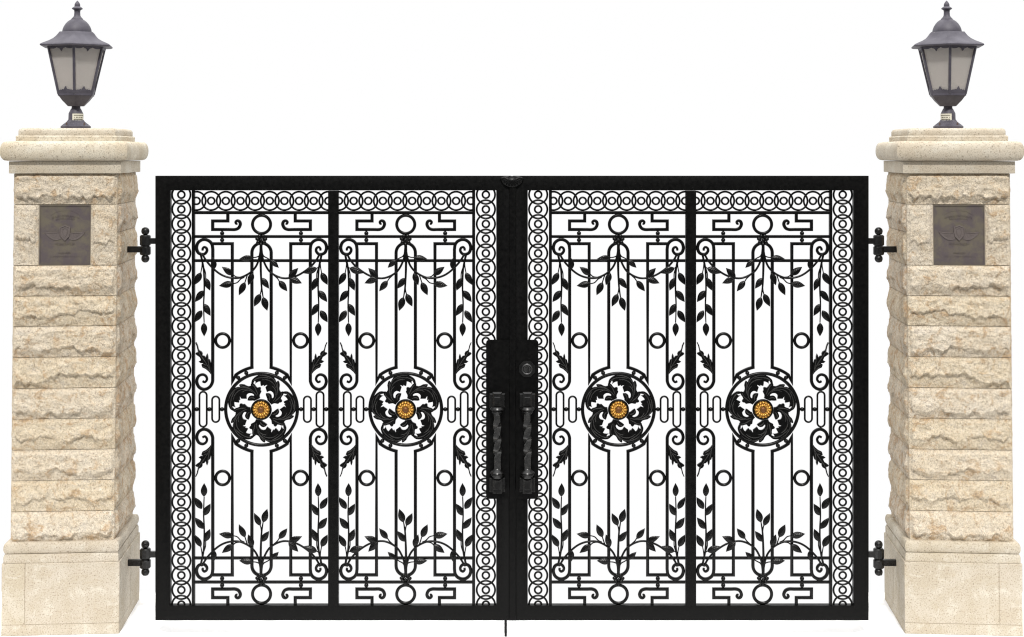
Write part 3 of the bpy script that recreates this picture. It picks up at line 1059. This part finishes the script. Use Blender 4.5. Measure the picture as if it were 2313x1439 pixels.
    def slab(xa, xb, ya, yb, za, zb2, c=.0025):
        t = MB(); t.box(xa, xb, ya, yb, za, zb2, c)
        return [P(*p) for p in t.v], t.f
    g = .0009
    b = MB(); b.add(*slab(-PW / 2, PW / 2, 0, PD, z0, z1 - g)); b.build('footing_stone', M_BASE, root)
    dj = .34
    b = MB(); b.add(*slab(-PW / 2 + .003, PW / 2 - .003, .003, PD - .003, z0 + .01, z2 - .004, 0)); b.build('mortar_core', M_MORTAR, root)
    for xa, xb, ya, yb in ((-PW / 2, xs - g, 0, PD), (xs + g, PW / 2, 0, dj - g), (xs + g, PW / 2, dj + g, PD)):
        b = MB(); b.add(*slab(xa, xb, ya, yb, z1 + g, z2)); b.build('plinth_stone', M_BASE, root)
    b = MB()
    zt = zf(1224, .012)
    ztm = zf(1252, .012)
    square_loft(b, [(.007, z2 + .001), (.007, zf(1256, .007)), (.012, ztm + .004)], sgn)
    square_loft(b, arc_levels(.024, .006, ztm + .0035, zt, 10) + [(.040, zt + .001)], sgn)
    b.build('base_moulding', M_BASE, root, 'auto')
    # cap
    b = MB()
    zA, zB = zf(392, .015), zf(364.5, .015)
    square_loft(b, [(.030, zA), (.016, zA + .001), (.015, zA + .003), (.015, zB)], sgn)
    b.build('cap_frieze', M_CAP, root, 'auto')
    b = MB()
    zC, zD = zf(364, -.020), zf(319.5, -.020)
    square_loft(b, [(.016, zC + .0015), (.004, zC + .0015)] + arc_levels(.006, -.024, zC + .002, zD, 12) + [(.04, zD + .003)], sgn)
    b.build('cap_bullnose', M_CAP, root, 'auto')
    b = MB()
    zE, zF = zf(306, .042), zf(289.5, .056)
    square_loft(b, [(.050, zD), (.043, zD + .0035), (.042, zE - .006), (.047, zE)], sgn)
    b.build('cap_slab', M_CAP, root, 'auto')
    b = MB()
    square_loft(b, [(.054, zE + .0006), (.053, zE + .004), (.053, zF - .016), (.056, zF - .008), (.061, zF - .003), (.068, zF)], sgn)
    b.build('cap_slab', M_CAP, root, 'auto')
    return root, zF

# ------------------------------------------------------------------ the lanterns
def build_lantern(sgn, z_top):
    ly = PD / 2 + .005
    L, zz = unp(171.0, ly, 287)
    wx = X0 + CY * L - SY * ly
    wy = SY * L + CY * ly
    D = CAM_D + wy
    S = D / F
    root = thing('pillar_lantern', ('dark grey six-sided lantern with frosted panes, standing on the pillar beside the drop-rod leaf' if sgn > 0 else
                                    'dark grey six-sided lantern with frosted panes, standing on the pillar beside the key-lock leaf'),
                 'lantern', (sgn * wx, wy, z_top), 0, 'lanterns on the gate pillars')
    zpx = lambda py: (CAM_Z - (py - PY0) * S) - z_top
    tilt = .0135                                          # the lantern leans very slightly towards the gate
    face = atan2(-D, -wx) - radians(5.5)                  # direction of the corner that faces the viewer
    HP = face
    def fin(b, name, mat, parent=root, smooth='auto'):
        b.v = [(sgn * (x + tilt * z), y, z) for x, y, z in b.v]
        return b.build(name, mat, parent, smooth)
    hexa = lambda prof: [(r * S, z) for r, z in prof]
    # base plate, pedestal
    b = MB()
    zb = zpx(284.0)
    b.lathe([(32 * S, 0.0002), (33 * S, zb * .3), (33 * S, zb * .8), (31 * S, zb)], n=32)
    prof = [(31, zb), (27, zpx(281.5)), (22.5, zpx(278)), (19, zpx(275)), (17, zpx(272)), (16.2, zpx(270))]
    n = 64
    vs, fs = [], []
    for i, (r, z) in enumerate(prof):
        for k in range(n):
            a = 2 * pi * k / n
            fl = 1 + (.045 * (1 if k % 2 else -1) if 0 < i < 5 else 0)
            vs.append((r * S * fl * cos(a), r * S * fl * sin(a), z))
    for i in range(len(prof) - 1):
        for k in range(n):
            l = (k + 1) % n
            fs.append((i * n + k, i * n + l, (i + 1) * n + l, (i + 1) * n + k))
    b.add(vs, fs)
    base = fin(b, 'base', M_LAMP)
    for ang in (150, -32, 60, -120):
        a = radians(ang) + (0 if sgn > 0 else 0)
        b = MB(); x, y = 27.5 * S * cos(a), 27.5 * S * sin(a)
        b.lathe([(2.6 * S, zb), (2.6 * S, zb + 2.2 * S), (1.5 * S, zb + 2.4 * S), (1.5 * S, zb + 6.5 * S), (.8 * S, zb + 7 * S)], x, y, 8)
        fin(b, 'bolt', M_STEEL, base)
    b = MB()
    b.lathe(hexa([(16.4, zpx(273)), (16.0, zpx(256.5)), (15.2, zpx(254.5)), (11.5, zpx(247)), (9.6, zpx(244.5)), (9.4, zpx(236))]), n=28)
    neck = fin(b, 'neck', M_LAMP)
    # curved maker's label
    va = atan2(-D, -wx)
    b = MB()
    vs, fs = [], []
    a0, a1, N = va + radians(-27), va + radians(84), 14
    for i in range(N + 1):
        a = a0 + (a1 - a0) * i / N
        for r, z in ((16.7, zpx(273.0)), (16.7, zpx(257.0))):
            vs.append((r * S * cos(a), r * S * sin(a), z))
    for i in range(N): fs.append((2 * i, 2 * i + 2, 2 * i + 3, 2 * i + 1))
    b.add(vs, fs)
    lab = fin(b, 'label_sticker', M_STICKER, neck, True)
    b = MB()
    for zc0, h, segs in ((260.8, .8, [(-15, 70)]), (265.4, 1.0, [(-12, -8), (2, 14), (20, 30), (36, 58)]), (269.6, .9, [(-15, 60)])):
        for s0, s1 in segs:
            vs, fs = [], []
            for i in range(7):
                a = va + radians(s0 + (s1 - s0) * i / 6)
                for z in (zpx(zc0 + h), zpx(zc0 - h)): vs.append((16.95 * S * cos(a), 16.95 * S * sin(a), z))
            for i in range(6): fs.append((2 * i, 2 * i + 2, 2 * i + 3, 2 * i + 1))
            b.add(vs, fs)
    fin(b, 'label_print', M_PRINT, lab, True)
    # cup under the panes
    b = MB()
    b.lathe(hexa([(19.5, zpx(240.0)), (21, zpx(238.8)), (27, zpx(233)), (33, zpx(227.5)), (39.5, zpx(219.5)), (42.5, zpx(217)), (43.0, zpx(213))]), n=6, ph=HP)
    fin(b, 'cup', M_LAMP)
    # frame: corner bars, top and bottom rings, scalloped trims
    zt, zb2 = zpx(104.5), zpx(213.5)
    RT, RB = 69.0 * S, 42.5 * S
    cor = lambda k, z, dr=0: ((RB + (RT - RB) * (z - zb2) / (zt - zb2) + dr) * cos(HP + k * pi / 3), (RB + (RT - RB) * (z - zb2) / (zt - zb2) + dr) * sin(HP + k * pi / 3))
    b = MB()
    for k in range(6):
        a = HP + k * pi / 3
        rd, tg = (cos(a), sin(a)), (-sin(a), cos(a))
        vs = []
        for z in (zb2, zt):
            x, y = cor(k, z)
            for p, q in ((.2, -2.9), (1.6, -1.7), (1.6, 1.7), (.2, 2.9), (-2.6, 2.9), (-2.6, -2.9)):
                vs.append((x + (rd[0] * p + tg[0] * q) * S, y + (rd[1] * p + tg[1] * q) * S, z))
        b.add(vs, [(i, (i + 1) % 6, 6 + (i + 1) % 6, 6 + i) for i in range(6)] + [tuple(range(6)), tuple(range(11, 5, -1))])
    rim = lambda z, h, dr, dd: b.lathe([(hypot(*cor(0, z)) + dr - dd, z - h), (hypot(*cor(0, z)) + dr, z - h), (hypot(*cor(0, z)) + dr, z + h), (hypot(*cor(0, z)) + dr - dd, z + h)], n=6, ph=HP, cap=False)
    rim(zb2, 3.0 * S, 1.2 * S, 6 * S)
    rim(zt - 1.0 * S, 3.5 * S, 1.2 * S, 6 * S)
    fr = fin(b, 'lantern_frame', M_LAMP)
    for k in range(6):
        def onpane(t, z, out=0.0):
            p, q = cor(k, z), cor(k + 1, z)
            am = HP + (k + .5) * pi / 3
            return (p[0] + (q[0] - p[0]) * t + cos(am) * out, p[1] + (q[1] - p[1]) * t + sin(am) * out, z)
        NT = 48
        for top in (1, 0):
            b = MB()
            vs, fs = [], []
            for i in range(NT + 1):
                t = i / NT
                if top:
                    d = 5.5 + 3.2 * abs(sin(pi * 3 * t)) ** .8 + 5.5 * math.exp(-((t - .5) / .035) ** 2)
                    za, zc1 = zt, zt - d * S
                else:
                    d = 6.2 + 4.5 * (1 - abs(2 * t - 1)) ** .6 + 6.5 * math.exp(-((t - .5) / .05) ** 2) + 1.2 * sin(pi * 8 * t) ** 2
                    za, zc1 = zb2, zb2 + d * S
                for o in (.7 * S, -1.0 * S):
                    vs.append(onpane(t, za, o)); vs.append(onpane(t, zc1, o))
            for i in range(NT):
                p, q = 4 * i, 4 * i + 4
                fs += [(p, q, q + 1, p + 1), (p + 2, p + 3, q + 3, q + 2), (p + 1, q + 1, q + 3, p + 3)]
            b.add(vs, fs)
            fin(b, 'pane_trim', M_LAMP, fr)
        b = MB()
        vs = [onpane(t, z, o) for o in (-1.6 * S, -2.9 * S) for t, z in ((.03, zb2 + .002), (.97, zb2 + .002), (.97, zt - .002), (.03, zt - .002))]
        b.add(vs, [(0, 1, 2, 3), (7, 6, 5, 4), (0, 4, 5, 1), (1, 5, 6, 2), (2, 6, 7, 3), (3, 7, 4, 0)])
        fin(b, 'glass_pane', M_GLASS, root, False)
    b = MB()
    b.lathe([(9 * S, zpx(212)), (9 * S, zpx(205)), (17 * S, zpx(202)), (18 * S, zpx(172)), (15 * S, zpx(156)), (7 * S, zpx(144)), (1 * S, zpx(142))], n=20)
    fin(b, 'bulb', M_BULB, root, True)
    # roof: hexagonal flared skirt, round dome, finial
    b = MB()
    prof = [(62, zpx(107.5)), (82.5, zpx(107.3)), (86.5, zpx(105.8)), (87.2, zpx(103.8)), (85, zpx(101.6)), (77, zpx(98.2)), (66, zpx(93.8)), (56, zpx(88.4)), (49.5, zpx(83)), (45, zpx(78)), (42.5, zpx(74.6)), (41, zpx(73.2)), (30, zpx(72.4))]
    vs, fs = [], []
    NS = 6
    for r, z in prof:
        for k in range(6):
            for j in range(NS):
                t = j / NS
                a, c = HP + k * pi / 3, HP + (k + 1) * pi / 3
                vs.append(((cos(a) * (1 - t) + cos(c) * t) * r * S, (sin(a) * (1 - t) + sin(c) * t) * r * S, z))
    n = 6 * NS
    for i in range(len(prof) - 1):
        for k in range(n):
            l = (k + 1) % n
            fs.append((i * n + k, i * n + l, (i + 1) * n + l, (i + 1) * n + k))
    b.add(vs, fs)
    roof = fin(b, 'roof', M_LAMP)
    b = MB()
    dome = [(32.2, zpx(74)), (32.2, zpx(71)), (31.2, zpx(66)), (28.8, zpx(60)), (25, zpx(54)), (20.5, zpx(49)), (15.5, zpx(45.3)), (13.4, zpx(44.4)), (13.2, zpx(43.2))]
    b.lathe(hexa(dome), n=40)
    fin(b, 'dome', M_LAMP, roof)
    b = MB()
    b.lathe(hexa([(13.0, zpx(43.6)), (12.2, zpx(42.2)), (8.4, zpx(38)), (7.0, zpx(35)), (6.5, zpx(28)), (6.9, zpx(23.8)), (8.8, zpx(22)), (11.6, zpx(20.6)), (11.9, zpx(19.2)), (10.2, zpx(17.2)), (7, zpx(15.2)), (6.1, zpx(14)),
                  (6.4, zpx(11.5)), (5.6, zpx(8.5)), (3.6, zpx(5)), (1.5, zpx(2.6)), (.3, zpx(1.4))]), n=28)
    fin(b, 'finial', M_LAMP, roof)
    return root

for sgn in (1, -1):
    pr, ztop = build_pillar(sgn)
    build_lantern(sgn, ztop)

# ------------------------------------------------------------------ the ground: level at the pillars, a hand's breadth lower in the gateway
zd = CAM_Z - (1437.6 - PY0) * SG
b = MB()
xs = [-5, -2.5, -2.085, -2.04, -1.995, -1.95, -1.9, -1.0, 1.0, 1.9, 1.95, 1.995, 2.04, 2.085, 2.5, 5]
ysd = [-1.2, -.3, 0, .3, .78]
vs, fs = [], []
for y in ysd:
    for x in xs: vs.append((x, y, -.0005 + (zd + .0005) * (1 - sstep(1.90, 2.085, abs(x)))))
for j in range(len(ysd) - 1):
    for i in range(len(xs) - 1):
        q = j * len(xs) + i
        fs.append((q, q + 1, q + len(xs) + 1, q + len(xs)))
b.add(vs, fs)
g = b.build('ground', M_GROUND, None, False)
g['kind'] = 'structure'
g['label'] = 'plain white ground under the gate and pillars'

# ------------------------------------------------------------------ world, sun, camera
w = bpy.data.worlds.new('World')
SC.world = w
w.use_nodes = True
nt = w.node_tree
bg = nt.nodes['Background']
tc = nd(nt, 'ShaderNodeTexCoord')
sep = nd(nt, 'ShaderNodeSeparateXYZ')
nt.links.new(tc.outputs['Generated'], sep.inputs[0])
def mr(src, a, c, lo, hi):
    n = nd(nt, 'ShaderNodeMapRange', interpolation_type='SMOOTHSTEP')
    n.inputs[1].default_value, n.inputs[2].default_value, n.inputs[3].default_value, n.inputs[4].default_value = a, c, lo, hi
    nt.links.new(src, n.inputs[0])
    return n.outputs[0]
back = mr(sep.outputs['Y'], -.45, .12, .29, 1.0)      # darker behind the viewer, white beyond the gate
top = mr(sep.outputs['Z'], .25, .95, 0.0, 1.65)        # and brightest overhead
ad = nd(nt, 'ShaderNodeMath', operation='ADD')
nt.links.new(back, ad.inputs[0]); nt.links.new(top, ad.inputs[1])
nt.links.new(ad.outputs[0], bg.inputs['Strength'])
bg.inputs['Color'].default_value = (1, 1, 1, 1)

sun = bpy.data.lights.new('Sun', 'SUN')
sun.energy = 3.1
sun.angle = radians(5)
sun.color = (1.0, .975, .94)
so = bpy.data.objects.new('Sun', sun); COL.objects.link(so)
d = Vector((0, .66, -.75))
so.rotation_euler = d.to_track_quat('-Z', 'Y').to_euler()
so.location = (-3, -5, 7)

cam = bpy.data.cameras.new('Camera')
cam.sensor_width = 36
cam.lens = F / 2313 * 36
cam.shift_y = -(719.5 - PY0) / 2313
cam.clip_end = 300
co = bpy.data.objects.new('Camera', cam); COL.objects.link(co)
co.location = (0, -CAM_D, CAM_Z)
co.rotation_euler = (pi / 2, 0, 0)
SC.camera = co
SC.render.resolution_x, SC.render.resolution_y = 1024, 637
SC.view_settings.view_transform = 'Standard'
SC.view_settings.look = 'None'
SC.view_settings.exposure = 0
SC.view_settings.gamma = 1
SC.render.engine = 'CYCLES'
SC.cycles.filter_width = 1.15
SC.cycles.use_adaptive_sampling = False
SC.cycles.transparent_max_bounces = 12
